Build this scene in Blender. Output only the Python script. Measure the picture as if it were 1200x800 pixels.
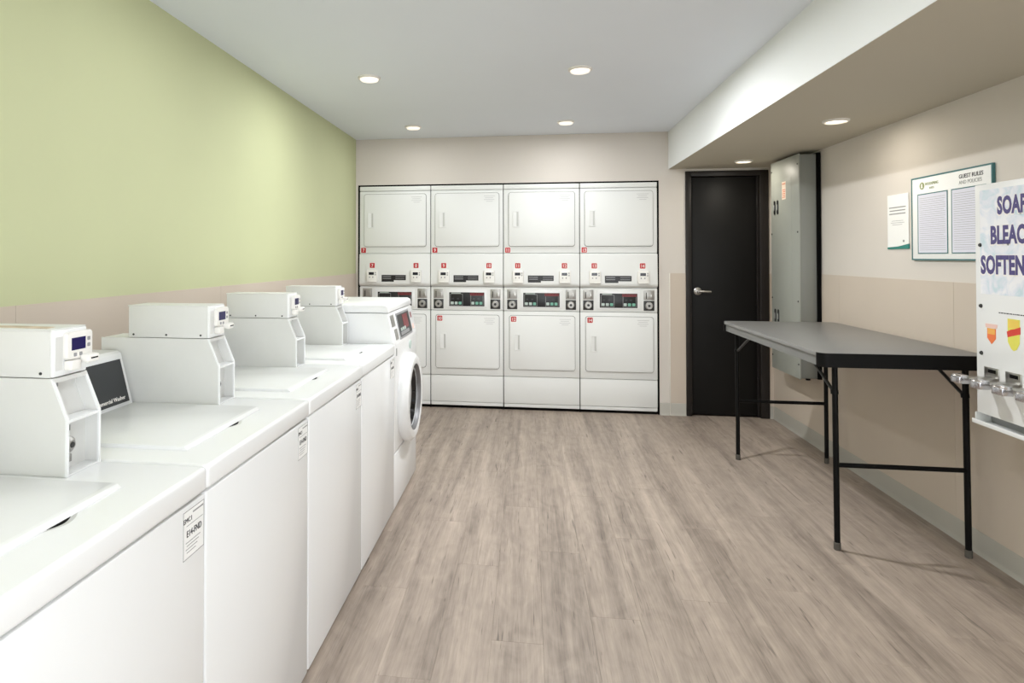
import bpy, bmesh, math, random
from mathutils import Matrix, Vector

for o in list(bpy.data.objects):
    bpy.data.objects.remove(o)
random.seed(7)
S = bpy.context.scene
COL = S.collection

# ------------------------------------------------------------------ camera
cam = bpy.data.cameras.new('camera')
cam.sensor_width = 36.0
cam.lens = 733.0 / 1200.0 * 36.0
cam.shift_x = (600 - 516) / 1200.0
cam.shift_y = -(400 - 291.23) / 1200.0
cam.clip_start = 0.02
cam_ob = bpy.data.objects.new('camera', cam)
COL.objects.link(cam_ob)
cam_ob.location = (0, 0, 1.37)
cam_ob.rotation_euler = (math.radians(90.7636), 0, math.radians(8.0747))
S.camera = cam_ob

# ------------------------------------------------------------------ world, exposure
W = bpy.data.worlds.new('world'); S.world = W
W.use_nodes = True
bg = W.node_tree.nodes['Background']
bg.inputs[0].default_value = (0.93, 0.97, 1.0, 1)
bg.inputs[1].default_value = 5.6  # bright even world, used as fill through the unseen openings
vs = S.view_settings
vs.view_transform = 'Standard'; vs.look = 'None'
vs.exposure = 0.13; vs.gamma = 1.0; vs.use_curve_mapping = False
CAN_POWER = 34.0          # lamp over the middle of the open floor, the others are dimmed
NEAR_CAN_POWER = 6.0
FAR_CAN_POWER = 4.6
WASHER_CAN_POWER = 7.0    # row over the washers
WASHER_DIM_POWER = 2.5
SOFFIT_POWER = 2.5
CAN_COLOR = (0.965, 0.985, 1.0)
SOFFIT_COLOR = (1.0, 0.93, 0.80)

# ------------------------------------------------------------------ materials
def lin(c):
    r = []
    for v in c:
        v /= 255.0
        r.append(v / 12.92 if v <= 0.04045 else ((v + 0.055) / 1.055) ** 2.4)
    return (*r, 1)

def mat(name, rgb, rough=0.5, metal=0.0, spec=0.5, noise=0.0, nscale=8.0, bump=0.0, bscale=200.0, emit=None, estr=0.0, alpha=None):
    m = bpy.data.materials.new(name); m.use_nodes = True
    nt = m.node_tree; b = nt.nodes['Principled BSDF']
    b.inputs['Base Color'].default_value = lin(rgb)
    b.inputs['Roughness'].default_value = rough
    b.inputs['Metallic'].default_value = metal
    b.inputs['Specular IOR Level'].default_value = spec
    if noise > 0 or bump > 0:
        tc = nt.nodes.new('ShaderNodeTexCoord')
    if noise > 0:
        n = nt.nodes.new('ShaderNodeTexNoise'); n.inputs['Scale'].default_value = nscale; n.inputs['Detail'].default_value = 4
        nt.links.new(tc.outputs['Object'], n.inputs['Vector'])
        mr = nt.nodes.new('ShaderNodeMapRange'); mr.inputs[1].default_value = 0.3; mr.inputs[2].default_value = 0.7
        mr.inputs[3].default_value = 1 - noise; mr.inputs[4].default_value = 1 + noise
        nt.links.new(n.outputs['Fac'], mr.inputs[0])
        mx = nt.nodes.new('ShaderNodeMix'); mx.data_type = 'RGBA'; mx.blend_type = 'MULTIPLY'; mx.inputs[0].default_value = 1
        mx.inputs[6].default_value = lin(rgb)
        nt.links.new(mr.outputs[0], mx.inputs[7]); nt.links.new(mx.outputs[2], b.inputs['Base Color'])
    if bump > 0:
        n2 = nt.nodes.new('ShaderNodeTexNoise'); n2.inputs['Scale'].default_value = bscale; n2.inputs['Detail'].default_value = 3
        nt.links.new(tc.outputs['Object'], n2.inputs['Vector'])
        bp = nt.nodes.new('ShaderNodeBump'); bp.inputs['Strength'].default_value = bump; bp.inputs['Distance'].default_value = 0.002
        nt.links.new(n2.outputs['Fac'], bp.inputs['Height']); nt.links.new(bp.outputs[0], b.inputs['Normal'])
    if emit:
        b.inputs['Emission Color'].default_value = lin(emit); b.inputs['Emission Strength'].default_value = estr
    if alpha is not None:
        b.inputs['Transmission Weight'].default_value = alpha
    return m

M = {
 'ceiling': mat('ceiling_paint', (229, 234, 241), 0.9, noise=0.01, nscale=1.5, bump=0.05, bscale=150),
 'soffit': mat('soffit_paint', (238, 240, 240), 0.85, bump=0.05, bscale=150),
 'soffitunder': mat('soffit_underside', (188, 181, 164), 0.85, bump=0.05, bscale=150),  # underside toned darker and warmer than the face
 'green': mat('green_wall_vinyl', (194, 198, 157), 0.75, noise=0.012, nscale=3, bump=0.12, bscale=320),
 'taupe': mat('taupe_wainscot_vinyl', (201, 188, 174), 0.7, noise=0.015, nscale=3, bump=0.1, bscale=320),
 'cream': mat('cream_wall_paint', (212, 205, 197), 0.8, noise=0.012, nscale=2, bump=0.1, bscale=250),
 'base': mat('grey_vinyl_base', (176, 172, 163), 0.5, noise=0.02, nscale=6),
 'enamel': mat('white_enamel', (236, 237, 237), 0.22, spec=0.5),
 'enamel2': mat('white_enamel_satin', (230, 231, 229), 0.5, spec=0.3),
 'case': mat('pale_grey_meter_paint', (216, 216, 213), 0.4, noise=0.01, nscale=20),
 'plastic': mat('white_plastic', (236, 234, 229), 0.4),
 'subfloor': mat('brown_underlay', (118, 104, 92), 0.9),
 'gap': mat('gap_shade_black', (12, 11, 10), 0.9, spec=0.1),  # near-black for shade in gaps and slots; price plates share it
 'seam': mat('grey_seam_shade', (120, 118, 114), 0.7),  # grey for shade in door gaps, also behind the front loader's seam
 'black': mat('black_plastic', (22, 23, 25), 0.35),
 'overlay': mat('charcoal_control_overlay', (48, 50, 53), 0.4),
 'blackmetal': mat('black_powder_coat', (6, 6, 6), 0.5, spec=0.15),
 'navy': mat('navy_lcd', (38, 34, 86), 0.15),
 'lcd': mat('dark_lcd', (36, 36, 44), 0.2),
 'button': mat('grey_button', (150, 150, 152), 0.5),
 'keypad': mat('pale_keypad_button', (186, 200, 194), 0.5),
 'keyteal': mat('green_keypad_button', (120, 178, 158), 0.5),
 'redpanel': mat('dark_red_print', (120, 42, 46), 0.4),
 'red': mat('red_number_sticker', (186, 38, 44), 0.5),
 'whiteink': mat('white_ink', (240, 236, 232), 0.6),
 'greyink': mat('grey_ink', (150, 150, 150), 0.7),
 'darkink': mat('dark_ink', (62, 62, 66), 0.7),
 'paper': mat('white_paper', (240, 240, 238), 0.7),
 'lilac': mat('pale_lilac_page', (222, 222, 234), 0.6),
 'teal': mat('teal_frame', (64, 112, 116), 0.5),
 'tealfold': mat('teal_print', (44, 128, 118), 0.5),
 'olive': mat('olive_logo_ink', (146, 156, 110), 0.6),
 'metal': mat('coin_plate_metal', (168, 166, 162), 0.38, metal=0.7, noise=0.06, nscale=60),
 'chrome': mat('chrome', (205, 205, 210), 0.22, metal=1.0),
 'steel': mat('brushed_steel', (176, 174, 170), 0.3, metal=1.0),
 'darkmetal': mat('dark_lock_plate', (60, 60, 60), 0.4, metal=0.5),
 'panelgrey': mat('grey_panel_paint', (158, 161, 154), 0.45, noise=0.012, nscale=10),
 'boxshade': mat('grey_panel_shaded', (132, 134, 129), 0.45),  # cover's grey darkened: shade on the box sides put into the colour
 'recess': mat('pale_recess_shade', (196, 196, 193), 0.5),  # grey standing for soft shade in hollows of white parts
 'softink': mat('pale_grey_ink', (186, 186, 186), 0.7),
 'blackboard': mat('black_backboard', (8, 8, 8), 0.9, spec=0.1),
 'door': mat('espresso_door', (20, 19, 18), 0.5, noise=0.05, nscale=15, spec=0.2),
 'doorframe': mat('dark_bronze_frame', (36, 32, 30), 0.45, spec=0.3),
 'tabletop': mat('grey_laminate', (122, 121, 119), 0.34, noise=0.02, nscale=300, spec=0.5),
 'tableskirt': mat('grey_steel_skirt', (112, 112, 110), 0.45),
 'rubber': mat('grey_rubber', (84, 80, 74), 0.8),
 'glass': mat('dark_door_glass', (18, 18, 20), 0.05, spec=0.6),
 'drum': mat('drum_steel', (120, 120, 122), 0.45, metal=0.5),
 'lens': mat('lamp_lens', (235, 230, 222), 0.5, emit=(255, 244, 228), estr=0.75),
 'lenswarm': mat('warm_lamp_lens', (235, 230, 222), 0.5, emit=(255, 240, 216), estr=2.2),
 'trimwhite': mat('lamp_trim', (226, 222, 216), 0.5),
 'purple': mat('purple_print', (78, 70, 124), 0.5),
 'orange': mat('orange_print', (232, 120, 68), 0.5),
 'orangelight': mat('amber_print', (240, 176, 86), 0.5),
 'yellow': mat('yellow_print', (226, 220, 96), 0.5),
 'amber': mat('yellow_gold_print', (236, 204, 92), 0.5),
 'brightred': mat('red_print', (214, 66, 52), 0.5),
 'pinkprint': mat('pale_pink_print', (232, 196, 186), 0.5),
 'yellowlabel': mat('pale_label', (236, 216, 200), 0.6),
 'orangelabel': mat('orange_label_ink', (214, 120, 84), 0.6),
 'cornerguard': mat('clear_corner_guard', (226, 222, 212), 0.25),
 'rust': mat('rusted_lid_edge', (196, 178, 156), 0.7, noise=0.25, nscale=40),
}

def cloud_print():
    m = bpy.data.materials.new('cloudy_blue_print'); m.use_nodes = True
    nt = m.node_tree; b = nt.nodes['Principled BSDF']; b.inputs['Roughness'].default_value = 0.45
    tc = nt.nodes.new('ShaderNodeTexCoord')
    n = nt.nodes.new('ShaderNodeTexNoise'); n.inputs['Scale'].default_value = 14; n.inputs['Detail'].default_value = 5; n.inputs['Distortion'].default_value = 1.2
    r = nt.nodes.new('ShaderNodeValToRGB')
    r.color_ramp.elements[0].position = 0.36; r.color_ramp.elements[0].color = lin((200, 218, 226))
    r.color_ramp.elements[1].position = 0.6; r.color_ramp.elements[1].color = lin((236, 236, 240))
    e = r.color_ramp.elements.new(0.47); e.color = lin((222, 226, 236))
    nt.links.new(tc.outputs['Object'], n.inputs['Vector']); nt.links.new(n.outputs['Fac'], r.inputs[0]); nt.links.new(r.outputs[0], b.inputs['Base Color'])
    return m
M['cloud'] = cloud_print()

def plank_mat():
    m = bpy.data.materials.new('taupe_oak_plank'); m.use_nodes = True
    nt = m.node_tree; N = nt.nodes.new; L = nt.links.new
    b = nt.nodes['Principled BSDF']; b.inputs['Roughness'].default_value = 0.48; b.inputs['Specular IOR Level'].default_value = 0.35
    tc = N('ShaderNodeTexCoord'); oi = N('ShaderNodeObjectInfo')
    mul = N('ShaderNodeMath'); mul.operation = 'MULTIPLY'; mul.inputs[1].default_value = 57.0
    L(oi.outputs['Random'], mul.inputs[0])
    cmb = N('ShaderNodeCombineXYZ'); L(mul.outputs[0], cmb.inputs[0]); L(mul.outputs[0], cmb.inputs[1]); L(mul.outputs[0], cmb.inputs[2])
    add = N('ShaderNodeVectorMath'); add.operation = 'ADD'; L(tc.outputs['Object'], add.inputs[0]); L(cmb.outputs[0], add.inputs[1])
    def noise(sx, sy, scale, detail, dist):
        mp = N('ShaderNodeMapping'); mp.inputs['Scale'].default_value = (sx, sy, 1); L(add.outputs[0], mp.inputs['Vector'])
        n = N('ShaderNodeTexNoise'); n.inputs['Scale'].default_value = scale; n.inputs['Detail'].default_value = detail; n.inputs['Distortion'].default_value = dist
        L(mp.outputs[0], n.inputs['Vector']); return n
    geo = N('ShaderNodeNewGeometry')
    mpb = N('ShaderNodeMapping'); mpb.inputs['Scale'].default_value = (8.5, 0.42, 1); L(geo.outputs['Position'], mpb.inputs['Vector'])
    broad = N('ShaderNodeTexNoise'); broad.inputs['Scale'].default_value = 1.0; broad.inputs['Detail'].default_value = 4; broad.inputs['Distortion'].default_value = 0.7
    L(mpb.outputs[0], broad.inputs['Vector'])
    mid = noise(30, 1.8, 1.0, 6, 1.4)
    fine = noise(190, 9, 1.0, 3, 0.2)
    blotch = noise(9, 5, 1.0, 7, 1.8)
    r = N('ShaderNodeValToRGB'); E = r.color_ramp.elements
    E[0].position = 0.31; E[0].color = lin((104, 93, 85))
    E[1].position = 0.69; E[1].color = lin((194, 178, 164))
    e = E.new(0.5); e.color = lin((160, 146, 134))
    def wsum(pairs):
        acc = None
        for n, w in pairs:
            s = N('ShaderNodeMath'); s.operation = 'MULTIPLY'; s.inputs[1].default_value = w; L(n, s.inputs[0])
            if acc is None: acc = s.outputs[0]
            else:
                a = N('ShaderNodeMath'); a.operation = 'ADD'; L(acc, a.inputs[0]); L(s.outputs[0], a.inputs[1]); acc = a.outputs[0]
        return acc
    v = wsum([(broad.outputs['Fac'], 0.42), (mid.outputs['Fac'], 0.22), (fine.outputs['Fac'], 0.16), (blotch.outputs['Fac'], 0.17), (oi.outputs['Random'], 0.03)])
    L(v, r.inputs[0])
    crack = noise(60, 3.2, 1.0, 2, 1.2)
    mr = N('ShaderNodeMapRange'); mr.inputs[1].default_value = 0.27; mr.inputs[2].default_value = 0.34; mr.inputs[3].default_value = 0.55; mr.inputs[4].default_value = 1.0
    L(crack.outputs['Fac'], mr.inputs[0])
    mx = N('ShaderNodeMix'); mx.data_type = 'RGBA'; mx.blend_type = 'MULTIPLY'; mx.inputs[0].default_value = 1
    L(r.outputs[0], mx.inputs[6]); L(mr.outputs[0], mx.inputs[7]); L(mx.outputs[2], b.inputs['Base Color'])
    bp = N('ShaderNodeBump'); bp.inputs['Strength'].default_value = 0.08; bp.inputs['Distance'].default_value = 0.002
    L(fine.outputs['Fac'], bp.inputs['Height']); L(bp.outputs[0], b.inputs['Normal'])
    return m
M['plank'] = plank_mat()

# ------------------------------------------------------------------ mesh helpers
class MB:
    """collects shapes, then becomes one mesh object"""
    def __init__(self): self.bm = bmesh.new()
    def _take(self, b):
        me = bpy.data.meshes.new('tmp'); b.to_mesh(me); b.free(); self.bm.from_mesh(me); bpy.data.meshes.remove(me)
    def box(self, x0, x1, y0, y1, z0, z1, bev=0.0, seg=2):
        b = bmesh.new(); bmesh.ops.create_cube(b, size=1)
        sx, sy, sz = x1 - x0, y1 - y0, z1 - z0
        for v in b.verts:
            v.co = Vector(((v.co.x + .5) * sx + x0, (v.co.y + .5) * sy + y0, (v.co.z + .5) * sz + z0))
        if bev: bmesh.ops.bevel(b, geom=list(b.edges), offset=bev, segments=seg, affect='EDGES', profile=0.5)
        self._take(b); return self
    def prism(self, pts, axis, a0, a1, bev=0.0, seg=2):
        """polygon pts (two coords) extruded along axis from a0 to a1; axis 'y': pts are (x,z); 'x': (y,z); 'z': (x,y)"""
        def mk(p, a):
            return {'y': (p[0], a, p[1]), 'x': (a, p[0], p[1]), 'z': (p[0], p[1], a)}[axis]
        b = bmesh.new()
        A = [b.verts.new(mk(p, a0)) for p in pts]; B = [b.verts.new(mk(p, a1)) for p in pts]
        n = len(pts); b.faces.new(A); b.faces.new(B[::-1])
        for i in range(n): b.faces.new((A[i], B[i], B[(i + 1) % n], A[(i + 1) % n]))
        bmesh.ops.recalc_face_normals(b, faces=list(b.faces))
        if bev: bmesh.ops.bevel(b, geom=list(b.edges), offset=bev, segments=seg, affect='EDGES', profile=0.5)
        self._take(b); return self
    def rrect(self, axis, u0, u1, v0, v1, r, a0, a1, bev=0.0, n=5):
        pts = []
        for cx_, cy_, s in ((u1 - r, v1 - r, 0), (u0 + r, v1 - r, 90), (u0 + r, v0 + r, 180), (u1 - r, v0 + r, 270)):
            for k in range(n + 1):
                a = math.radians(s + 90 * k / n); pts.append((cx_ + r * math.cos(a), cy_ + r * math.sin(a)))
        return self.prism(pts, axis, a0, a1, bev)
    def tube(self, path, r, n=12, cap=True):
        b = bmesh.new(); rings = []
        P = [Vector(p) for p in path]
        for i, p in enumerate(P):
            d = (P[min(i + 1, len(P) - 1)] - P[max(i - 1, 0)]).normalized()
            up = Vector((0, 0, 1)) if abs(d.z) < 0.9 else Vector((1, 0, 0))
            u = d.cross(up).normalized(); w = d.cross(u).normalized()
            rings.append([b.verts.new(p + r * (math.cos(2 * math.pi * k / n) * u + math.sin(2 * math.pi * k / n) * w)) for k in range(n)])
        for i in range(len(P) - 1):
            for k in range(n):
                b.faces.new((rings[i][k], rings[i][(k + 1) % n], rings[i + 1][(k + 1) % n], rings[i + 1][k]))
        if cap: b.faces.new(rings[0][::-1]); b.faces.new(rings[-1])
        bmesh.ops.recalc_face_normals(b, faces=list(b.faces))
        self._take(b); return self
    def lathe(self, prof, axis='z', c=(0, 0, 0), n=32):
        """prof: list of (radius, height) about an axis through c"""
        b = bmesh.new(); rings = []
        def pt(r, h, a):
            u, w = r * math.cos(a), r * math.sin(a)
            q = {'z': (u, w, h), 'x': (h, u, w), 'y': (u, h, w)}[axis]
            return Vector(q) + Vector(c)
        for r, h in prof:
            if r < 1e-6: rings.append([b.verts.new(pt(0, h, 0))])
            else: rings.append([b.verts.new(pt(r, h, 2 * math.pi * k / n)) for k in range(n)])
        for i in range(len(prof) - 1):
            A, B = rings[i], rings[i + 1]
            for k in range(n):
                k2 = (k + 1) % n
                if len(A) == 1 and len(B) == 1: continue
                if len(A) == 1: b.faces.new((A[0], B[k], B[k2]))
                elif len(B) == 1: b.faces.new((A[k], A[k2], B[0]))
                else: b.faces.new((A[k], A[k2], B[k2], B[k]))
        bmesh.ops.recalc_face_normals(b, faces=list(b.faces))
        self._take(b); return self
    def build(self, name, m, parent=None, loc=None, smooth=35):
        me = bpy.data.meshes.new(name); self.bm.to_mesh(me); self.bm.free()
        me.materials.append(M[m] if isinstance(m, str) else m)
        if smooth:
            for p in me.polygons: p.use_smooth = True
            me.set_sharp_from_angle(angle=math.radians(smooth))
        o = bpy.data.objects.new(name, me); COL.objects.link(o)
        if parent: o.parent = parent
        if loc: o.location = loc
        return o

def tag(o, label=None, cat=None, group=None, kind=None):
    if label: o['label'] = label
    if cat: o['category'] = cat
    if group: o['group'] = group
    if kind: o['kind'] = kind
    return o
def thing(name, loc, label, cat, group=None):
    o = bpy.data.objects.new(name, None); COL.objects.link(o); o.location = loc; o.empty_display_size = 0.1
    return tag(o, label, cat, group)
def struct(o): o['kind'] = 'structure'; return o

FACE = {'-y': (Vector((1, 0, 0)), Vector((0, 0, 1)), Vector((0, -1, 0))),
        '+x': (Vector((0, 1, 0)), Vector((0, 0, 1)), Vector((1, 0, 0))),
        '-x': (Vector((0, -1, 0)), Vector((0, 0, 1)), Vector((-1, 0, 0)))}
def text(name, s, pos, face, height, m, parent, squeeze=1.0, bold=0.0, align='CENTER', up=None, depth=0.0006, spacing=1.0):
    """lettering as a thin mesh; pos is the baseline point; height is the capital height"""
    cu = bpy.data.curves.new('t', 'FONT'); cu.body = s; cu.align_x = align; cu.offset = bold; cu.extrude = 0.004; cu.size = 1.0; cu.space_character = spacing; cu.resolution_u = 3
    tmp = bpy.data.objects.new('t', cu); COL.objects.link(tmp)
    me = bpy.data.meshes.new_from_object(tmp.evaluated_get(bpy.context.evaluated_depsgraph_get()))
    bpy.data.objects.remove(tmp); bpy.data.curves.remove(cu)
    k = height / 0.70
    r, u, n = FACE[face] if isinstance(face, str) else face
    for v in me.vertices:
        x, y, z = v.co
        v.co = r * (x * k * squeeze) + u * (y * k) + n * (z / 0.004 * depth)
    me.name = name; me.materials.clear(); me.materials.append(M[m])
    o = bpy.data.objects.new(name, me); COL.objects.link(o); o.parent = parent; o.location = pos
    return o

# ------------------------------------------------------------------ the room
XL, XR, YB, YF, ZC, ZS, XS = -1.60, 2.06, 5.666, -2.2, 2.463, 2.134, 1.203

fl = struct(MB().box(XL - .1, XR + .1, YF - .1, YB + 1.0, -.10, -.004).build('floor', 'subfloor', smooth=None))
PW, PL, G = 0.183, 1.22, 0.0002
mesh_cache = {}
x = XL; ci = 0
offs = [0.0, .52, 1.03, .31, .82, .12, .66, 1.1, .42, .93, .22, .74, .05, .58, 1.14, .37, .87, .17, .70, .99, .27]
def plank_mesh(w, l):
    key = (round(w, 4), round(l, 4))
    if key not in mesh_cache:
        b = MB().box(-w / 2 + G, w / 2 - G, -l / 2 + G, l / 2 - G, -.0045, 0.0)
        top = [e for e in b.bm.edges if all(v.co.z > -1e-6 for v in e.verts)]
        bmesh.ops.bevel(b.bm, geom=top, offset=0.0004, segments=1, affect='EDGES')
        me = bpy.data.meshes.new('plank'); b.bm.to_mesh(me); b.bm.free(); me.materials.append(M['plank']); mesh_cache[key] = me
    return mesh_cache[key]
while x < XR - 0.01:
    w = min(PW, XR - x)
    y = YF - offs[ci % len(offs)]
    while y < YB + .01:
        y0, y1 = max(y, YF), min(y + PL, YB + .02)
        if y1 - y0 > 0.03:
            o = bpy.data.objects.new('plank', plank_mesh(w, y1 - y0)); COL.objects.link(o)
            o.parent = fl; o.location = (x + w / 2, (y0 + y1) / 2, 0)
        y += PL
    x += PW; ci += 1

struct(MB().box(XL - .1, XR + .1, YF - .1, YB + .1, ZC, ZC + .1).build('ceiling', 'ceiling', smooth=None))
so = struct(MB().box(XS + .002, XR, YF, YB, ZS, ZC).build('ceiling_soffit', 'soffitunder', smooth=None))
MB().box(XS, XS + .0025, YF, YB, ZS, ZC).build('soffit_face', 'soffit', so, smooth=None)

wl = struct(MB().box(XL - .1, XL, YF - .1, YB + 1.0, 0, ZC).build('wall_left', 'green', smooth=None))
yy = YF
while yy < YB - .01:
    y1 = min(yy + 1.32, YB)
    MB().box(XL - .001, XL + .004, yy + .0005, y1 - .0005, 0, 1.217).build('wainscot_panel', 'taupe', wl, smooth=None); yy = y1
YO = -0.5   # unseen opening behind the camera, added so the bright world fills the room
wr = struct(MB().box(XR, XR + .1, YO, YB + .1, 0, ZC).box(XR, XR + .1, YF, YO, 2.08, ZC).build('wall_right', 'cream', smooth=None))
yy = YB
while yy > YO + .01:
    y0 = max(yy - 1.14, YO)
    MB().box(XR - .004, XR + .001, y0 + .0008, yy - .0008, 0, 1.247).build('wainscot_panel', 'taupe', wr, smooth=None); yy = y0
# back wall: opening for the dryers and for the door
DX0, DX1, DZ = -1.577, 1.121, 2.037
FX0, FX1, FZ = 1.342, 2.018, 2.112
b = MB()
b.box(XL - .1, DX0, YB, YB + .12, 0, ZC)
b.box(DX0, DX1, YB, YB + .12, DZ, ZC)
b.box(DX1, FX0, YB, YB + .12, 0, ZC)
b.box(FX0, FX1, YB, YB + .12, FZ, ZC)
b.box(FX1, XR + .1, YB, YB + .12, 0, ZC)
wb = struct(b.build('wall_back', 'cream', smooth=None))
MB().box(1.213, FX0, YB - .004, YB + .001, 0, 1.229).build('wainscot_panel', 'taupe', wb, smooth=None)
MB().box(FX1, XR - .005, YB - .004, YB + .001, 0, 1.229).build('wainscot_panel', 'taupe', wb, smooth=None)
MB().box(1.205, 1.2125, YB - .006, YB + .001, 0.0, 1.229, .001).build('corner_guard', 'cornerguard', wb)
# alcove behind the dryers, blackened to stand for the shade inside
struct(MB().box(DX1 + .1, XR + .1, YB + .121, YB + .22, 0, ZC).build('door_light_block', 'gap', smooth=None))  # added unseen block behind the door, stops light leaking under it
b = MB()
b.box(XL - .1, DX0, YB + .12, YB + .9, 0, DZ + .1); b.box(DX1, DX1 + .1, YB + .12, YB + .9, 0, DZ + .1)
b.box(XL - .1, DX1 + .1, YB + .12, YB + .9, DZ + .001, DZ + .1); b.box(XL - .1, DX1 + .1, YB + .88, YB + .98, 0, DZ + .1)
struct(b.build('wall_alcove', 'gap', smooth=None))
# black strips round the opening stand for the shadow gap
b = MB()
b.box(DX0, DX0 + .018, YB - .001, YB + .12, 0, DZ); b.box(DX1 - .012, DX1, YB - .001, YB + .12, 0, DZ); b.box(DX0, DX1, YB - .001, YB + .12, DZ - .011, DZ)
struct(b.build('shadow_gap_1', 'gap', smooth=None))
# wall behind the camera, right half opened up for fill light
struct(MB().box(XL - .1, .2, YF - .1, YF, 0, ZC).box(.2, XR + .1, YF - .1, YF, 2.08, ZC).build('wall_front', 'cream', smooth=None))
# vinyl cove bases
def base_prof(h, t): return [(0, 0), (-t - .010, 0), (-t - .004, .010), (-t, .022), (-t, h - .004), (-t + .002, h), (0, h)]
b = MB(); pts = [(XR - .003 + p[0], p[1]) for p in base_prof(.105, .004)]
b.prism(pts, 'y', YO, YB - .001); struct(b.build('baseboard_right', 'base'))
pb = [(YB - .003 + p[0], p[1]) for p in base_prof(.105, .004)]
struct(MB().prism(pb, 'x', DX1 + .002, 1.205).prism(pb, 'x', 1.2125, FX0 - .001).prism(pb, 'x', FX1 + .001, XR - .012).build('baseboard_back', 'base'))
pl = [(XL + .003 - p[0], p[1]) for p in base_prof(.105, .004)]
struct(MB().prism(pl, 'y', YF, YB - .001).build('baseboard_left', 'base'))

# ------------------------------------------------------------------ door
dr = struct(bpy.data.objects.new('door_1', None)); COL.objects.link(dr); dr.location = ((FX0 + FX1) / 2, YB, 0)
hw = (FX1 - FX0) / 2
b = MB(); t = .046
b.box(-hw, -hw + t, -.016, .11, 0, FZ, .003).box(hw - t - .026, hw, -.016, .11, 0, FZ, .003).box(-hw + t, hw - t - .026, -.016, .11, FZ - t, FZ, .003)
b.box(-hw + t, -hw + t + .012, .03, .10, 0, FZ - t).box(hw - t - .038, hw - t - .026, .03, .10, 0, FZ - t)
b.build('door_frame', 'doorframe', dr)
lf = MB().box(-hw + t + .013, hw - t - .039, .032, .076, .008, FZ - t - .004, .002).build('door_leaf', 'door', dr)
lx = 1.470 - (FX0 + FX1) / 2
b = MB().lathe([(0, .032), (.031, .032), (.033, .028), (.033, .022), (.026, .018), (.012, .016), (.012, -.016), (0, -.016)], 'y', (lx - .022, 0, 1.073), 24)
b.tube([(lx - .022, -.014, 1.073), (lx + .004, -.018, 1.073), (lx + .03, -.018, 1.072), (lx + .078, -.016, 1.070)], .0095, 12)
b.build('lever_handle', 'steel', lf)
for hz in (.28, 1.05, 1.85):
    MB().tube([(hw - t - .034, .026, hz - .05), (hw - t - .034, .026, hz + .05)], .007, 10).build('hinge', 'doorframe', dr)

# ------------------------------------------------------------------ ceiling lamps
def can(x, y, z, label, lens, r=.070, power=CAN_POWER, drop=.02, group='recessed ceiling lamps'):
    t = thing('ceiling_lamp', (x, y, z), label, 'ceiling lamp', group)
    MB().lathe([(r - .014, -.001), (r - .012, -.012), (r - .002, -.008), (r, 0), (r - .014, -.001)], 'z', n=36).build('trim_ring', 'trimwhite', t)
    MB().lathe([(r - .013, 0), (r - .014, -drop + .006), (r - .02, -drop), (0, -drop - .004)], 'z', n=36).build('lens', lens, t)
    li = bpy.data.lights.new('lamp_light', 'AREA'); li.energy = power; li.color = SOFFIT_COLOR if z < 2.3 else CAN_COLOR
    li.shape = 'DISK'; li.size = .10
    lo = bpy.data.objects.new('lamp_light', li); COL.objects.link(lo); lo.parent = t; lo.location = (0, 0, -drop - .008)
    return t
can(-.962, 3.70, ZC, 'round white ceiling lamp over the washers, nearer of the left pair', 'lens', power=WASHER_CAN_POWER)
can(.296, 3.70, ZC, 'round white ceiling lamp over the open floor, largest in the main ceiling', 'lens')
can(-.960, 5.15, ZC, 'small round ceiling lamp by the green wall above the dryers', 'lens', power=WASHER_DIM_POWER)
can(.296, 5.13, ZC, 'small round ceiling lamp above the third dryer stack', 'lens', power=FAR_CAN_POWER)
for yy in (2.25, .80, -.65):  # extra unseen lamps, added to light the room
    for xx, w in ((-.962, 'washers'), (.296, 'open floor')):
        n = {2.25: 'second', .80: 'third', -.65: 'fourth'}[yy]
        can(xx, yy, ZC, f'{n} round ceiling lamp from the dryers over the {w}, added out of view as fill', 'lens', power=WASHER_DIM_POWER if xx < 0 else (NEAR_CAN_POWER if yy > 2 else FAR_CAN_POWER))
can(1.703, 3.77, ZS, 'warm glowing lamp in the soffit above the folding table', 'lenswarm', .068, SOFFIT_POWER, .006, 'soffit lamps')
can(1.693, 5.26, ZS, 'warm glowing lamp in the soffit in front of the black door', 'lenswarm', .068, SOFFIT_POWER, .006, 'soffit lamps')

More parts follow.
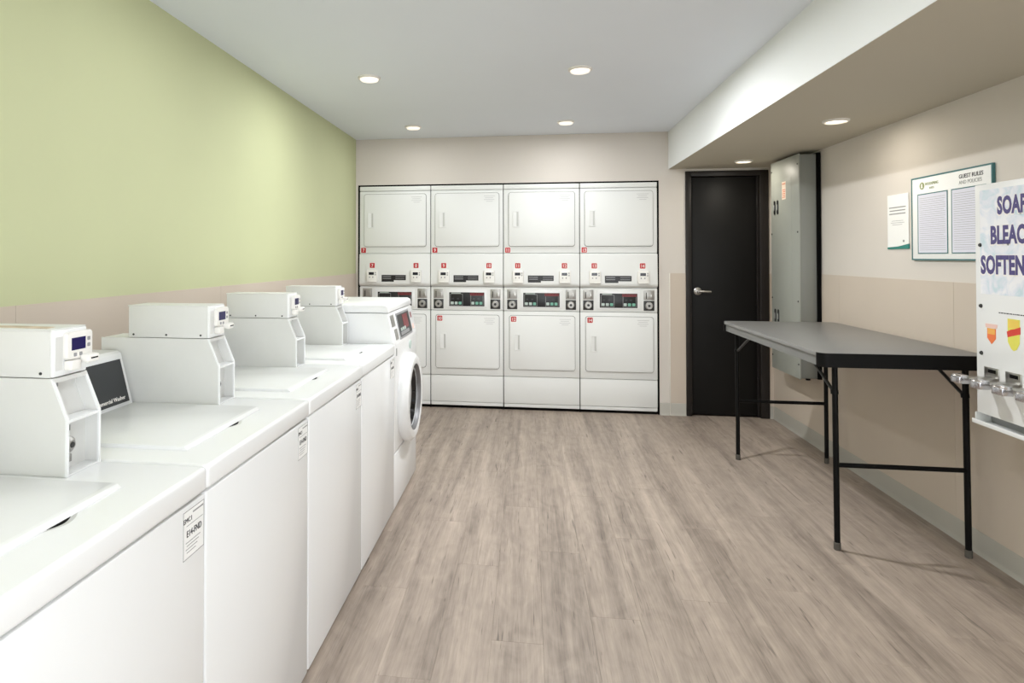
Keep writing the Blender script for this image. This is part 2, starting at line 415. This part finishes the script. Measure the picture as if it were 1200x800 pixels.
# ------------------------------------------------------------------ stacked dryers
def sticker(num, x, y, z, parent, s=.046):
    st = MB().rrect('y', x - s / 2, x + s / 2, z - s / 2, z + s / 2, .005, y - .0012, y + .001).build('number_sticker', 'red', parent)
    MB().rrect('y', x - s / 2 - .004, x + s / 2 + .004, z - s / 2 - .004, z + s / 2 + .004, .006, y - .0004, y + .001).build('sticker_border', 'whiteink', st)
    text('sticker_number', str(num), (x, y - .0013, z - s * .32), '-y', s * .62, 'whiteink', st, .85, .012)
def dryer_door(x0, x1, z0, z1, t, hx):
    d = MB().rrect('y', x0, x1, z0, z1, .022, -.030, -.018, .003).build('dryer_door', 'enamel2', t)
    MB().rrect('y', x0 - .0035, x1 + .0035, z0 - .0035, z1 + .0035, .0245, -.0195, -.013).build('door_gap_shade', 'seam', d)  # grey plate behind the door, standing for shade in its gap
    hz = (z0 + z1) / 2 + .002
    w, h = .058, .145
    b = MB()
    b.box(hx - w / 2, hx - w / 2 + .012, -.036, -.029, hz - h / 2, hz + h / 2, .002)
    b.box(hx + w / 2 - .006, hx + w / 2, -.034, -.029, hz - h / 2, hz + h / 2, .002)
    b.box(hx - w / 2, hx + w / 2, -.034, -.029, hz - h / 2, hz - h / 2 + .008, .002)
    b.box(hx - w / 2, hx + w / 2, -.034, -.029, hz + h / 2 - .008, hz + h / 2, .002)
    b.prism([(hx - w / 2 + .01, -.0355), (hx + w / 2 - .022, -.0308), (hx + w / 2 - .022, -.029), (hx - w / 2 + .01, -.029)], 'z', hz - h / 2 + .006, hz + h / 2 - .006)
    b.build('pull_handle', 'enamel2', d)
    MB().box(hx + w / 2 - .030, hx + w / 2 - .007, -.0306, -.029, hz - h / 2 + .009, hz + h / 2 - .01).build('handle_recess_shade', 'recess', d)  # flat grey plate standing for shade in the handle hollow
    b = MB()
    for k, (a, c) in enumerate(((.0, .10), (.01, .085), (.0, .095), (.02, .08))):
        b.box(x1 - .135 + a, x1 - .135 + c, -.0306, -.0295, z1 - .030 - k * .016, z1 - .027 - k * .016)
    b.build('warning_print', 'softink', d)
    return d

def stacked_dryer(xc, w, n_up, n_lo, label, zoff=0):
    t = thing('stacked_dryer', (xc, YB, 0), label, 'dryer', 'stacked dryers along the back wall')
    h = w / 2
    MB().box(-h, h, .004, .74, .024, 2.020, .004).build('cabinet', 'enamel2', t)
    MB().box(-h + .004, h - .004, .012, .70, 0, .025).build('plinth_gap_shade', 'gap', t)  # recessed base blacked to stand for shade in the floor gap
    MB().box(-h, h, -.016, .006, 1.980, 2.022, .004).build('top_trim', 'enamel2', t)
    MB().box(-h, h, -.016, .006, 1.404, 1.976, .004).build('upper_front_panel', 'enamel2', t)
    MB().prism([(.006, 1.400), (-.022, 1.400), (-.030, 1.393), (-.040, 1.135), (-.036, 1.118), (-.016, 1.102), (.006, 1.100)], 'x', -h, h, .003).build('card_panel', 'enamel2', t)
    MB().box(-h, h, -.014, .006, .889, 1.096, .004).build('coin_panel', 'enamel2', t)
    MB().box(-h, h, -.016, .006, .302, .884, .004).build('lower_front_panel', 'enamel2', t)
    MB().box(-h, h, -.012, .006, .060, .298, .004).build('kick_panel', 'enamel2', t)
    MB().box(-h, h, -.006, .006, .026, .057, .004).build('base_rail', 'enamel2', t)
    dryer_door(-.288, .292, 1.466, 1.948, t, -.225)
    dl = dryer_door(-.282, .292, .366, .846, t, -.215)
    sticker(n_up, -h + .036, -.0165, 1.432, t)
    sticker(n_lo, -.245, -.0305, .815, dl)
    # card readers on the sloped panel
    for sx, n in ((-.205, n_up), (.205, n_lo)):
        sticker(n, sx - .003, -.0345, 1.292, t)
        r = MB().rrect('y', sx - .050, sx + .050, 1.145, 1.250, .014, -.066, -.036, .005).build('card_reader', 'plastic', t)
        MB().box(sx - .028, sx + .020, -.0672, -.065, 1.206, 1.231).build('display', 'lcd', r)
        for bx, bz in ((-.020, 1.185), (.010, 1.185), (.034, 1.226), (.034, 1.208)):
            MB().rrect('y', sx + bx - .005, sx + bx + .005, bz - .006, bz + .006, .002, -.0675, -.065).build('reader_button', 'button', r)
        MB().box(sx - .046, sx + .046, -.072, -.06, 1.139, 1.151, .003).build('reader_lip', 'plastic', r)
    # black instruction plates
    p = MB().box(-.118, -.004, -.0412, -.030, 1.143, 1.205).box(-.004, .108, -.0412, -.030, 1.158, 1.205).build('instruction_plate', 'black', t)
    b = MB()
    for k, z in enumerate((1.190, 1.172)):
        b.box(-.108, -.03, -.042, -.041, z - .003, z + .003); b.box(.012, .098, -.042, -.041, z - .002, z + .002)
    b.build('plate_print', 'button', p)
    # coin slides and control display
    for sx in (-.258, .258):
        pl = MB().box(sx - .045, sx + .045, -.0175, -.012, .995, 1.080, .002).build('coin_slot_plate', 'metal', t)
        MB().box(sx - .026, sx - .020, -.0185, -.017, 1.005, 1.060).build('coin_slot', 'gap', pl)
        MB().box(sx + .012, sx + .03, -.0215, -.017, 1.010, 1.05, .002).build('reject_lever', 'steel', pl)
        lk = MB().box(sx - .045, sx + .045, -.0165, -.012, .902, .988, .002).build('coin_box_door', 'darkmetal', t)
        MB().lathe([(0, -.030), (.026, -.030), (.031, -.026), (.033, -.016), (0, -.014)], 'y', (sx, 0, .945), 24).build('lock_ring', 'metal', lk)
        MB().lathe([(0, -.034), (.011, -.034), (.012, -.028), (0, -.028)], 'y', (sx, 0, .945), 16).build('lock_core', 'darkmetal', lk)
    bz = MB().box(-.185, .185, -.020, -.012, .912, 1.078, .004).build('display_bezel', 'enamel', t)
    d = MB().box(-.160, .160, -.0215, -.018, .924, 1.050, .002).build('display', 'black', bz)
    b = MB()
    for a0, a1 in ((-.150, -.036), (.036, .150)):
        b.box(a0, a1, -.0222, -.021, 1.034, 1.037).box(a0, a1, -.0222, -.021, .930, .933).box(a0, a0 + .003, -.0222, -.021, .93, 1.037).box(a1 - .003, a1, -.0222, -.021, .93, 1.037)
    b.build('display_outline', 'greyink', d)
    MB().box(-.140, -.055, -.0222, -.021, 1.040, 1.046).build('display_pale_strip', 'keypad', d)  # pale strip at the top left of the display
    MB().box(.03, .155, -.0222, -.021, 1.022, 1.046).build('display_red_print', 'redpanel', d)
    for k, bx in enumerate((-.132, -.096, -.060, .056, .092, .128)):
        MB().rrect('y', bx - .013, bx + .013, .941, .965, .004, -.0245, -.021).build('keypad_button', 'keyteal' if k in (2, 4, 5) else 'keypad', d)
    for bx in (-.125, -.08, .065, .105):
        MB().box(bx - .010, bx + .010, -.0222, -.021, .985, .999).build('display_icon', 'darkink', d)
    return t
cuts = [-1.560, -.8905, -.2285, .4435, 1.106]
names = [(7, 8, 'white stacked dryer numbered 7 and 8 beside the green wall, partly behind the front loader'),
         (9, 10, 'white stacked dryer numbered 9 and 10, second from the green wall'),
         (11, 12, 'white stacked dryer numbered 11 and 12, third from the green wall'),
         (13, 14, 'white stacked dryer numbered 13 and 14, nearest the black door')]
b = MB()
for c in cuts[1:4]: b.box(c - .0028, c + .0028, YB - .010, YB + .1, 0, 2.022)
struct(b.build('shadow_gap_2', 'gap', smooth=None))  # black strips standing for the shaded gaps between dryers
for k in range(4):
    a, c = cuts[k] + .003, cuts[k + 1] - .003
    stacked_dryer((a + c) / 2, c - a, *names[k])

# ------------------------------------------------------------------ top-load washers
WX = -.71
def card_reader(t, y0, y1):
    ym = (y0 + y1) / 2
    pb = MB().box(-.298, -.290, y0 + .001, y1 - .001, 1.113, 1.213, .003).build('reader_plate', 'enamel', t)
    MB().box(-.2905, -.2894, y0 + .008, y1 - .076, 1.126, 1.198).build('plate_inset', 'case', pb)
    r = MB().rrect('x', y0 + .028, y1 + .002, 1.146, 1.206, .008, -.2905, -.2770, .003).build('card_reader', 'plastic', t)
    MB().box(-.2785, -.2764, y0 + .039, y0 + .082, 1.166, 1.193).build('display', 'navy', r)
    for by, bz in ((y0 + .092, 1.187), (y0 + .092, 1.173), (y0 + .050, 1.156), (y0 + .067, 1.156)):
        MB().rrect('x', by - .004, by + .004, bz - .004, bz + .004, .0015, -.2785, -.2757).build('reader_button', 'button', r)
    MB().box(-.2895, -.268, y0 + .030, y0 + .060, 1.124, 1.145, .004).build('mount_foot', 'plastic', r)
    s = MB().box(-.279, -.255, y0 + .066, y1 - .002, 1.136, 1.154, .005).build('card_slot_lip', 'plastic', r)
    MB().box(-.2555, -.2543, y0 + .072, y1 - .010, 1.144, 1.147).build('card_slot', 'gap', s)

def washer(yc, label, top_rust=False):
    t = thing('top_load_washer', (WX, yc, 0), label, 'washing machine', 'top-load washers along the green wall')
    e = .3255
    MB().box(-.685, -.004, -e + .002, e - .002, .022, .846, .006).build('cabinet', 'enamel', t)
    for fx in (-.62, -.06):
        for fy in (-.27, .27):
            MB().lathe([(0, 0), (.022, 0), (.022, .008), (.010, .012), (.010, .026), (0, .026)], 'z', (fx, fy, 0), 16).build('foot', 'rubber', t)
    MB().box(-.69, 0, -e, e, .850, .905, .010, 3).build('top_deck', 'enamel', t)
    # lid
    ld = MB().prism([(-.52, .900), (-.52, .9150), (-.122, .9150), (-.112, .9140), (-.1035, .9075), (-.1035, .900)], 'y', -.235, .176, .002).build('lid', 'enamel', t)
    def crescent(ya, yb, xa, depth, n=10):
        p = [(xa, ya + (yb - ya) * k / n) for k in range(n + 1)]
        return p + [(xa + depth * math.sin(math.pi * k / n), ya + (yb - ya) * k / n) for k in range(n - 1, 0, -1)]
    MB().prism(crescent(-.030, .052, -.1035, .016), 'z', .9040, .9054).build('finger_pocket_shade', 'recess', ld)  # flat grey crescent standing for the hollow's soft shade
    MB().prism(crescent(-.022, .034, -.1035, .009), 'z', .9040, .9060).build('finger_recess_shade', 'gap', ld)  # flat black crescent standing for shade at the lid edge
    # console with control overlay
    x0, z0, x1, z1 = -.540, .905, -.582, 1.064
    MB().prism([(x0, z0), (x1, z1), (x1 - .012, z1 + .008), (-.686, z1 + .008), (-.686, z0)], 'y', -e + .008, .200, .003).build('console', 'enamel', t)
    d = Vector((x1 - x0, 0, z1 - z0)).normalized(); nrm = Vector((d.z, 0, -d.x))
    o0 = Vector((x0, 0, z0))
    def pp(s, off): q = o0 + d * s + nrm * off; return (q.x, q.z)
    L = (Vector((x1 - x0, 0, z1 - z0))).length
    ov = MB().prism([pp(.012, -.001), pp(.012, .0015), pp(L - .018, .0015), pp(L - .018, -.001)], 'y', -.235, .185).build('control_overlay', 'overlay', t)
    q = o0 + d * .022 + nrm * .0018
    text('overlay_lettering', 'Commercial Washer', (q.x, .168, q.z), (Vector((0, 1, 0)), d, nrm), .012, 'whiteink', ov, 1.0, .01, 'RIGHT')
    # coin meter beside the console
    y0, y1 = .212, .316
    prof = [(-.255, .9055), (-.255, 1.026), (-.292, 1.111), (-.661, 1.111), (-.661, .9055)]
    for a, c in ((y0, y0 + .003), (y1 - .003, y1)):
        MB().prism(prof, 'y', a, c).build('meter_side', 'case', t)
        ra, rc = (a - .0006, a + .006) if a == y0 else (c - .006, c + .0006)
        rim = [(-.2545, .9055), (-.2545, 1.0262), (-.2915, 1.1115), (-.2955, 1.1115), (-.2590, 1.0250), (-.2590, .9055)]
        MB().prism(rim, 'y', ra, rc).build('meter_edge_highlight', 'enamel', t)  # white strips standing for the highlight along the plate edges
    mc = MB().prism([(-.290, .9055), (-.290, 1.020), (-.316, 1.082), (-.316, 1.1105), (-.655, 1.1105), (-.655, .9055)], 'y', y0 + .003, y1 - .003).build('meter_body', 'case', t)
    MB().box(-.300, -.2562, y0 + .003, y1 - .003, 1.018, 1.024).build('meter_shelf', 'enamel', t)
    MB().box(-.320, -.288, y0 + .003, y1 - .003, 1.102, 1.111).build('meter_top_flange', 'case', t)
    MB().box(-.292, -.2562, y0 + .003, y1 - .003, .9055, .909).build('meter_sill', 'enamel', t)
    MB().lathe([(0, -.274), (.010, -.274), (.017, -.280), (.019, -.290), (0, -.290)], 'x', (0, y0 + .040, .962), 20).build('coin_box_lock', 'metal', mc)
    MB().lathe([(0, -.2725), (.006, -.2725), (.007, -.275), (0, -.275)], 'x', (0, y0 + .040, .962), 14).build('lock_core', 'darkmetal', mc)
    MB().box(-.2905, -.286, y0 + .026, y0 + .054, .922, .938, .001).build('latch_plate', 'metal', mc)
    MB().box(-.2905, -.287, y0 + .030, y0 + .050, .990, 1.003, .001).build('coin_return', 'darkmetal', mc)
    MB().box(-.318, -.3145, y0 + .020, y0 + .046, 1.086, 1.098).build('meter_label', 'greyink', mc)
    # upper payment box
    ub = MB().box(-.566, -.296, y0, y1, 1.1125, 1.2135, .0025).build('payment_box', 'case', t)
    MB().box(-.568, -.294, y0 - .001, y1 + .001, 1.2120, 1.2155, .001).build('box_lid', 'case', ub)
    if top_rust:
        MB().prism([(-.53, y0 + .03), (-.40, y0 + .022), (-.315, y0 + .012), (-.325, y0 + .05), (-.42, y0 + .06), (-.52, y0 + .055)], 'z', 1.2150, 1.2158).build('rust_patch', 'rust', ub)
    for sx in (-.548, -.435, -.318):
        MB().lathe([(0, y0 - .0022), (.003, y0 - .0018), (.0036, y0 + .001), (0, y0 + .001)], 'y', (sx, 0, 1.122), 10).build('screw', 'darkmetal', ub)
    card_reader(t, y0, y1)
    # rating label on the front
    rl = MB().box(-.005, -.0030, .232, .316, .735, .836).build('rating_label', 'paper', t)
    b = MB()
    b.box(-.0032, -.0026, .232, .316, .735, .7365).box(-.0032, -.0026, .232, .316, .8345, .836).box(-.0032, -.0026, .232, .2335, .735, .836).box(-.0032, -.0026, .3145, .316, .735, .836)
    b.box(-.0032, -.0026, .245, .31, .803, .8042).box(-.0032, -.0026, .27, .312, .824, .8275)
    for k in range(4): b.box(-.0032, -.0026, .242 + .004 * (k % 2), .30 - .006 * k, .768 - .007 * k, .7695 - .007 * k)
    b.build('label_lines', 'greyink', rl)
    text('label_code', 'E14-FND', (-.0028, .275, .780), '+x', .0135, 'darkink', rl, .82, .004)
    text('label_heading', 'EMC1', (-.0028, .250, .811), '+x', .010, 'darkink', rl, 1.0, .0)
    return t
washer(.988, 'nearest white top-load washer with rust on its coin box, cut off by the frame', True)
washer(1.642, 'white top-load washer second from the camera, behind the nearest one')
washer(2.300, 'white top-load washer third from the camera, in the middle of the row')
washer(2.957, 'white top-load washer standing directly beside the taller front-load washer')

# ------------------------------------------------------------------ front-load washer
t = thing('front_load_washer', (WX, 3.615, 0), 'white front-load washer with round dark glass door at the end of the row', 'washing machine')
e = .326
MB().prism([(-.69, .02), (-.006, .02), (-.006, .305), (-.690, .305)], 'y', -e, e, .003).build('lower_panel', 'enamel', t)
MB().box(-.68, -.03, -e + .01, e - .01, .28, .34).build('inner_frame', 'seam', t)
MB().prism([(-.69, .315), (-.004, .315), (-.002, .895), (-.040, 1.066), (-.69, 1.066)], 'y', -e, e, .008, 3).build('cabinet', 'enamel', t)
MB().prism([(-.69, 1.069), (-.036, 1.069), (-.040, 1.100), (-.058, 1.112), (-.69, 1.112)], 'y', -e - .001, e + .001, .006, 3).build('top_cover', 'enamel', t)
for fx in (-.62, -.06):
    for fy in (-.27, .27):
        MB().lathe([(0, 0), (.022, 0), (.022, .008), (.010, .012), (.010, .024), (0, .024)], 'z', (fx, fy, 0), 16).build('foot', 'rubber', t)
a0, a1 = Vector((-.002, 0, .895)), Vector((-.040, 0, 1.066))
dd = (a1 - a0).normalized(); nn = Vector((dd.z, 0, -dd.x))
def q(s, off): v = a0 + dd * s + nn * off; return (v.x, v.z)
def slope_plate(name, m, y0, y1, s0, s1, th, parent):
    return MB().prism([q(s0, -.001), q(s0, th), q(s1, th), q(s1, -.001)], 'y', y0, y1).build(name, m, parent)
cp = slope_plate('control_frame', 'button', -.165, .195, .012, .160, .003, t)
ds = slope_plate('control_display', 'black', -.150, .180, .024, .148, .004, cp)
slope_plate('red_print', 'redpanel', -.02, .12, .060, .140, .0046, ds)
slope_plate('print_band', 'button', -.13, .10, .030, .050, .0046, ds)
for k in range(3): slope_plate('keypad_button', 'keypad', -.12 + .05 * k, -.085 + .05 * k, .054, .072, .006, ds)
slope_plate('coin_slot_plate', 'metal', -.305, -.225, .098, .160, .003, t)
slope_plate('coin_return_plate', 'metal', -.270, -.205, .022, .080, .003, t)
slope_plate('red_sticker', 'redpanel', .235, .262, .100, .135, .002, t)
slope_plate('warning_print', 'pinkprint', .235, .275, .03, .06, .002, t)
MB().lathe([(0, .004), (.022, .004), (.026, .001), (.026, -.006), (0, -.006)], 'x', (0, .10, .845), 24).build('soap_drawer_badge', 'keypad', t)
MB().box(-.006, .0, -.292, -.278, .835, .875).build('latch_slot', 'greyink', t)
zc = .556; yc = .0
dg = MB().lathe([(.250, -.006), (.255, .010), (.250, .034), (.232, .052), (.205, .056), (.186, .048), (.178, .030), (.176, .012)], 'x', (0, yc, zc), 64).build('door_ring', 'enamel', t)
MB().lathe([(.1765, .014), (.170, .024), (.163, .018), (.150, -.020), (.12, -.045), (.06, -.060), (0, -.063)], 'x', (0, yc, zc), 48).build('door_glass', 'glass', dg)
MB().lathe([(.190, .050), (.186, .0515), (.176, .036), (.174, .028), (.180, .026)], 'x', (0, yc, zc), 64).build('inner_trim', 'drum', dg)

# ------------------------------------------------------------------ folding table
TX0, TX1, TY0, TY1, TZ = 1.322, 2.036, 3.093, 4.555, .930
tb = thing('folding_table', ((TX0 + TX1) / 2, (TY0 + TY1) / 2, 0), 'long folding table with grey laminate top and black legs against the wall', 'table')
cx_, cy_ = (TX0 + TX1) / 2, (TY0 + TY1) / 2
hx, hy = (TX1 - TX0) / 2, (TY1 - TY0) / 2
MB().rrect('z', -hx, hx, -hy, hy, .035, TZ - .020, TZ, .003, 6).build('table_top', 'tabletop', tb)
# steel skirts along both long sides, black bands round the ends
b = MB()
b.box(-hx + .010, -hx + .015, -hy + .036, hy - .036, TZ - .065, TZ - .016)
MBs = b.build('side_skirt', 'tableskirt', tb)
MB().box(hx - .015, hx - .010, -hy + .036, hy - .036, TZ - .065, TZ - .016).build('side_skirt', 'tableskirt', tb)
def end_band(sgn):
    yb = sgn * hy; r = .038
    pts = []
    def arc(cx0, a0, a1, rr):
        return [(cx0 + rr * math.cos(math.radians(a0 + (a1 - a0) * k / 6)), rr * math.sin(math.radians(a0 + (a1 - a0) * k / 6))) for k in range(7)]
    # outline in x, y relative to the corner centres, drawn for the near end
    outer = arc(-hx + r, 180, 270, r + .002) + arc(hx - r, 270, 360, r + .002)
    inner = arc(-hx + r, 180, 270, r - .006) + arc(hx - r, 270, 360, r - .006)
    poly = outer + inner[::-1]
    poly = [(p[0], (-hy + r + p[1]) * (1 if sgn < 0 else -1)) for p in poly]
    MB().prism(poly, 'z', TZ - .066, TZ - .0015).build('end_band', 'blackmetal', tb)
end_band(-1); end_band(1)
for yv, xa, xb in ((3.180, 1.427, 1.982), (4.492, 1.398, 1.955)):
    y = yv - cy_; sg = 1 if yv < cy_ else -1
    xa -= cx_; xb -= cx_
    ytop = y + sg * .004
    for xx in (xa, xb):
        lg = MB().tube([(xx - .004, ytop, TZ - .022), (xx, y, .030)], .0128, 14).build('leg', 'blackmetal', tb)
        MB().lathe([(0, 0), (.0135, 0), (.0150, .004), (.0150, .034), (.0135, .036), (0, .036)], 'z', (xx, y, 0), 16).build('rubber_foot', 'rubber', lg)
        MB().tube([(xx - .004, ytop - sg * .0, TZ - .205), (xx - .004, ytop + sg * .004, TZ - .185)], .0165, 12).build('brace_collar', 'blackmetal', lg)
    zx = .395 if yv < cy_ else .395
    MB().tube([(xa, y, zx), (xb, y, zx)], .0110, 12).build('cross_bar', 'blackmetal', tb)
    MB().tube([(xa - .004, ytop, TZ - .036), (xb - .004, ytop, TZ - .036)], .0100, 12).build('pivot_bar', 'blackmetal', tb)
    for xx, d in ((xa, 1), (xb, -1)):
        b = MB().tube([(xx - .004, ytop + sg * .012, TZ - .195), (xx - .003, ytop + sg * .14, TZ - .130), (xx - .003, ytop + sg * .29, TZ - .058), (xx - .003, ytop + sg * .34, TZ - .021)], .0078, 8)
        b.build('folding_brace', 'darkmetal', tb)

# ------------------------------------------------------------------ electrical panel
ep = thing('electrical_panel', (XR, 5.05, .50), 'tall grey electrical panel box on the wall beside the black door', 'electrical panel')
MB().box(-.030, -.0055, -.272, .255, .0, 1.614).build('backboard', 'blackboard', ep)
MB().box(-.138, -.029, -.258, .250, .003, 1.606, .003).build('box', 'boxshade', ep)
cv = MB().box(-.147, -.137, -.262, .257, -.004, 1.612, .002).build('cover', 'panelgrey', ep)
MB().box(-.1485, -.146, -.13, .19, .16, 1.46, .001).build('breaker_door', 'panelgrey', cv)
for hz in (1.255, .41):
    for hy_ in (.178, .118):
        hd = MB().rrect('x', hy_ - .015, hy_ + .015, hz - .055, hz + .055, .013, -.153, -.148, .002).build('door_latch', 'black', cv)
        MB().box(-.156, -.152, hy_ - .006, hy_ + .006, hz - .022, hz + .022, .001).build('latch_key', 'button', hd)
lb = MB().box(-.1492, -.148, -.035, .035, 1.305, 1.440).build('warning_label', 'yellowlabel', cv)
b = MB()
for k in range(5): b.box(-.1497, -.149, -.028, .028 - .006 * (k % 2), 1.375 - .014 * k, 1.381 - .014 * k)
b.box(-.1497, -.149, -.03, .03, 1.42, 1.427); b.build('label_print', 'orangelabel', lb)
for hy_ in (-.240, .240):
    for hz in (.10, .55, 1.05, 1.54):
        MB().lathe([(0, -.1515), (.005, -.1515), (.0065, -.149), (.0065, -.146), (0, -.146)], 'x', (0, hy_, hz), 12).build('screw', 'darkmetal', cv)
MB().tube([(-.07, -.20, .004), (-.07, -.20, -.018)], .016, 12).build('conduit_plug', 'blackmetal', ep)

# ------------------------------------------------------------------ notices on the right wall
bd = thing('rules_board', (XR, 3.40, 1.36), 'teal-framed guest rules board with two printed pages on the right wall', 'sign')
y0, y1, zt = -.290, .295, .424
MB().box(-.012, -.001, y0, y1, 0, zt, .001).build('board', 'paper', bd)
f = .007
MB().box(-.014, -.001, y0 - f, y0, -f, zt + f).box(-.014, -.001, y1, y1 + f, -f, zt + f).box(-.014, -.001, y0, y1, -f, 0).box(-.014, -.001, y0, y1, zt, zt + f).build('frame', 'teal', bd)
for a, c in ((.012, .242), (-.252, -.026)):
    p = MB().box(-.0135, -.0115, a, c, .032, .336).build('page', 'lilac', bd)
    g = .005
    MB().box(-.0142, -.0118, a - g, a, .032 - g, .336 + g).box(-.0142, -.0118, c, c + g, .032 - g, .336 + g).box(-.0142, -.0118, a, c, .032 - g, .032).box(-.0142, -.0118, a, c, .336, .336 + g).build('page_frame', 'teal', p)
    b = MB()
    for k in range(26):
        b.box(-.0139, -.0134, a + .012 + random.random() * .03 * (k % 4 == 3), c - .012, .046 + k * .0108, .0475 + k * .0108)
    b.build('printed_lines', 'greyink', p)
em = MB().lathe([(0, -.0135), (.019, -.0135), (.019, -.0115), (0, -.0115)], 'x', (0, .210, .383), 24).build('logo_emblem', 'olive', bd)
MB().prism([(.210, .398), (.203, .384), (.207, .384), (.201, .374), (.208, .374), (.208, .368), (.212, .368), (.212, .374), (.219, .374), (.213, .384), (.217, .384)], 'x', -.0142, -.0134).build('emblem_tree', 'whiteink', em)
text('logo_lettering', 'WOODSPRING', (-.0123, .186, .383), '-x', .014, 'olive', bd, .8, .012, 'LEFT')
text('logo_lettering', 'SUITES', (-.0123, .150, .362), '-x', .010, 'olive', bd, .9, 0, 'LEFT')
text('heading', 'GUEST RULES', (-.0123, -.075, .386), '-x', .019, 'darkink', bd, 1.0, .015, 'LEFT')
text('heading', 'AND POLICIES', (-.0123, -.075, .358), '-x', .018, 'greyink', bd, .93, 0, 'LEFT')

nt_ = thing('wall_notice', (XR, 3.845, 1.415), 'small white paper notice with teal lower corner left of the rules board', 'notice')
MB().box(-.004, -.0005, -.100, .103, .010, .308).build('sheet', 'paper', nt_)
MB().prism([(.103, .000), (-.104, .000), (-.104, .028), (.0, .014), (.103, .010)], 'x', -.0055, -.001).build('teal_fold', 'tealfold', nt_)
b = MB()
for z, a, c in ((.232, -.075, .085), (.214, -.07, .08), (.196, -.072, .085)): b.box(-.0046, -.0038, a, c, z, z + .006)
for k, (a, c) in enumerate(((-.05, .06), (-.06, .07), (-.04, .055))): b.box(-.0046, -.0038, a, c, .158 - k * .011, .160 - k * .011)
tag(b.build('printed_lines', 'greyink', nt_), kind='stuff')
MB().box(-.0046, -.0038, -.06, -.045, .038, .050).build('printed_mark', 'greyink', nt_)

# ------------------------------------------------------------------ soap vending machine
VX, VYF, VYN, VZ0, VZ1 = 1.872, 2.942, 2.405, .672, 1.672
vm = thing('soap_vending_machine', (XR, (VYF + VYN) / 2, VZ0), 'white wall-mounted laundry soap vending machine with purple SOAP lettering', 'vending machine')
yc = (VYF + VYN) / 2; hv = (VYF - VYN) / 2; fx = VX - XR
MB().box(fx + .012, -.0055, -hv, hv, .048, 1.0, .004).build('cabinet', 'enamel2', vm)
fp = MB().box(fx, fx + .013, -hv, hv, .046, 1.0, .003).build('front_panel', 'enamel', vm)
pr = MB().box(fx - .0008, fx + .001, -hv + .03, hv - .030, .545, .975).build('cloud_print', 'cloud', fp)
for s, yl, zb, hc in (('SOAP', 2.812, 1.545, .066), ('BLEACH', 2.852, 1.426, .068), ('SOFTENER', 2.908, 1.304, .070)):
    text('product_lettering', s, (fx - .0012, yl - yc, zb - VZ0), '-x', hc, 'purple', pr, .62, .045, 'LEFT', spacing=1.06)
    text('lettering_outline', s, (fx - .0008, yl - yc + .0015, zb - VZ0 - .002), '-x', hc, 'whiteink', pr, .62, .085, 'LEFT', spacing=1.06)
for z in (1.420, 1.166, .970):
    MB().lathe([(0, fx - .007), (.006, fx - .006), (.0085, fx - .002), (.0085, fx + .001), (0, fx + .001)], 'x', (0, 2.911 - yc, z - VZ0), 14).build('bolt', 'darkmetal', fp)
b = MB(); yy = 2.812
random.seed(3)
while yy > 2.45:
    w = .006 + random.random() * .012
    b.box(fx - .0006, fx + .001, yy - w - yc, yy - yc, 1.144 - VZ0, 1.148 - VZ0); yy -= w + .003
b.build('instruction_print', 'darkink', fp)
def pts(yc0, zc0, L): return [(yc0 - yc - a, zc0 - VZ0 + c) for a, c in L]
ic = MB().prism(pts(2.853, 1.06, [(-.024, .018), (-.024, -.022), (0, -.046), (.024, -.022), (.024, .018)]), 'x', fx - .0010, fx + .001).build('product_icon', 'orange', fp)
MB().prism(pts(2.853, 1.06, [(-.020, .018), (-.020, -.006), (.020, -.006), (.020, .018)]), 'x', fx - .0014, fx + .001).build('icon_band', 'orangelight', ic)
MB().prism(pts(2.853, 1.06, [(-.034, .036), (-.032, .020), (.030, .020), (.034, .036)]), 'x', fx - .0012, fx + .001).build('icon_banner', 'pinkprint', ic)
ic = MB().prism(pts(2.735, 1.065, [(-.030, .062), (-.030, -.030), (-.012, -.056), (0, -.062), (.014, -.056), (.030, -.030), (.032, .062)]), 'x', fx - .0010, fx + .001).build('product_icon', 'yellow', fp)
MB().prism(pts(2.735, 1.065, [(-.026, .058), (-.026, .026), (.027, .026), (.027, .058)]), 'x', fx - .0013, fx + .001).build('icon_band', 'amber', ic)
MB().prism(pts(2.735, 1.065, [(-.034, .010), (-.030, -.012), (-.004, -.004), (.034, .006), (.034, .034), (.006, .024), (-.012, .02)]), 'x', fx - .0016, fx + .001).build('icon_banner', 'brightred', ic)
for k in range(4):
    yv = 2.853 - .1165 * k - yc; zv = .874 - VZ0
    cpl = MB().box(fx - .004, fx + .001, yv - .040, yv + .040, zv - .034, zv + .044, .002).build('coin_plate', 'steel', fp)
    MB().box(fx - .005, fx - .003, yv - .026, yv + .016, zv + .022, zv + .036).build('price_plate', 'gap', cpl)
    MB().box(fx - .128, fx - .002, yv - .026, yv + .026, zv - .014, zv + .004, .002).build('coin_slide', 'steel', cpl)
    MB().prism([(fx - .138, zv - .020), (fx - .138, zv + .006), (fx - .128, zv + .014), (fx - .104, zv + .014), (fx - .100, zv - .020)], 'y', yv - .028, yv + .028, .0015).build('slide_handle', 'chrome', cpl)
tr = MB().box(fx - .012, -.0055, -hv - .006, hv + .010, .0, .006, .0015).box(fx - .014, fx - .010, -hv - .006, hv + .010, .0, .018, .001).build('delivery_tray', 'enamel', vm)
MB().box(fx + .05, -.0055, -hv, hv, .006, .048).build('tray_back', 'button', vm)
MB().box(fx - .008, fx + .05, hv - .006, hv, .006, .046).build('tray_side', 'enamel2', vm)
MB().box(fx - .008, fx + .05, -hv, -hv + .006, .006, .046).build('tray_side', 'enamel2', vm)
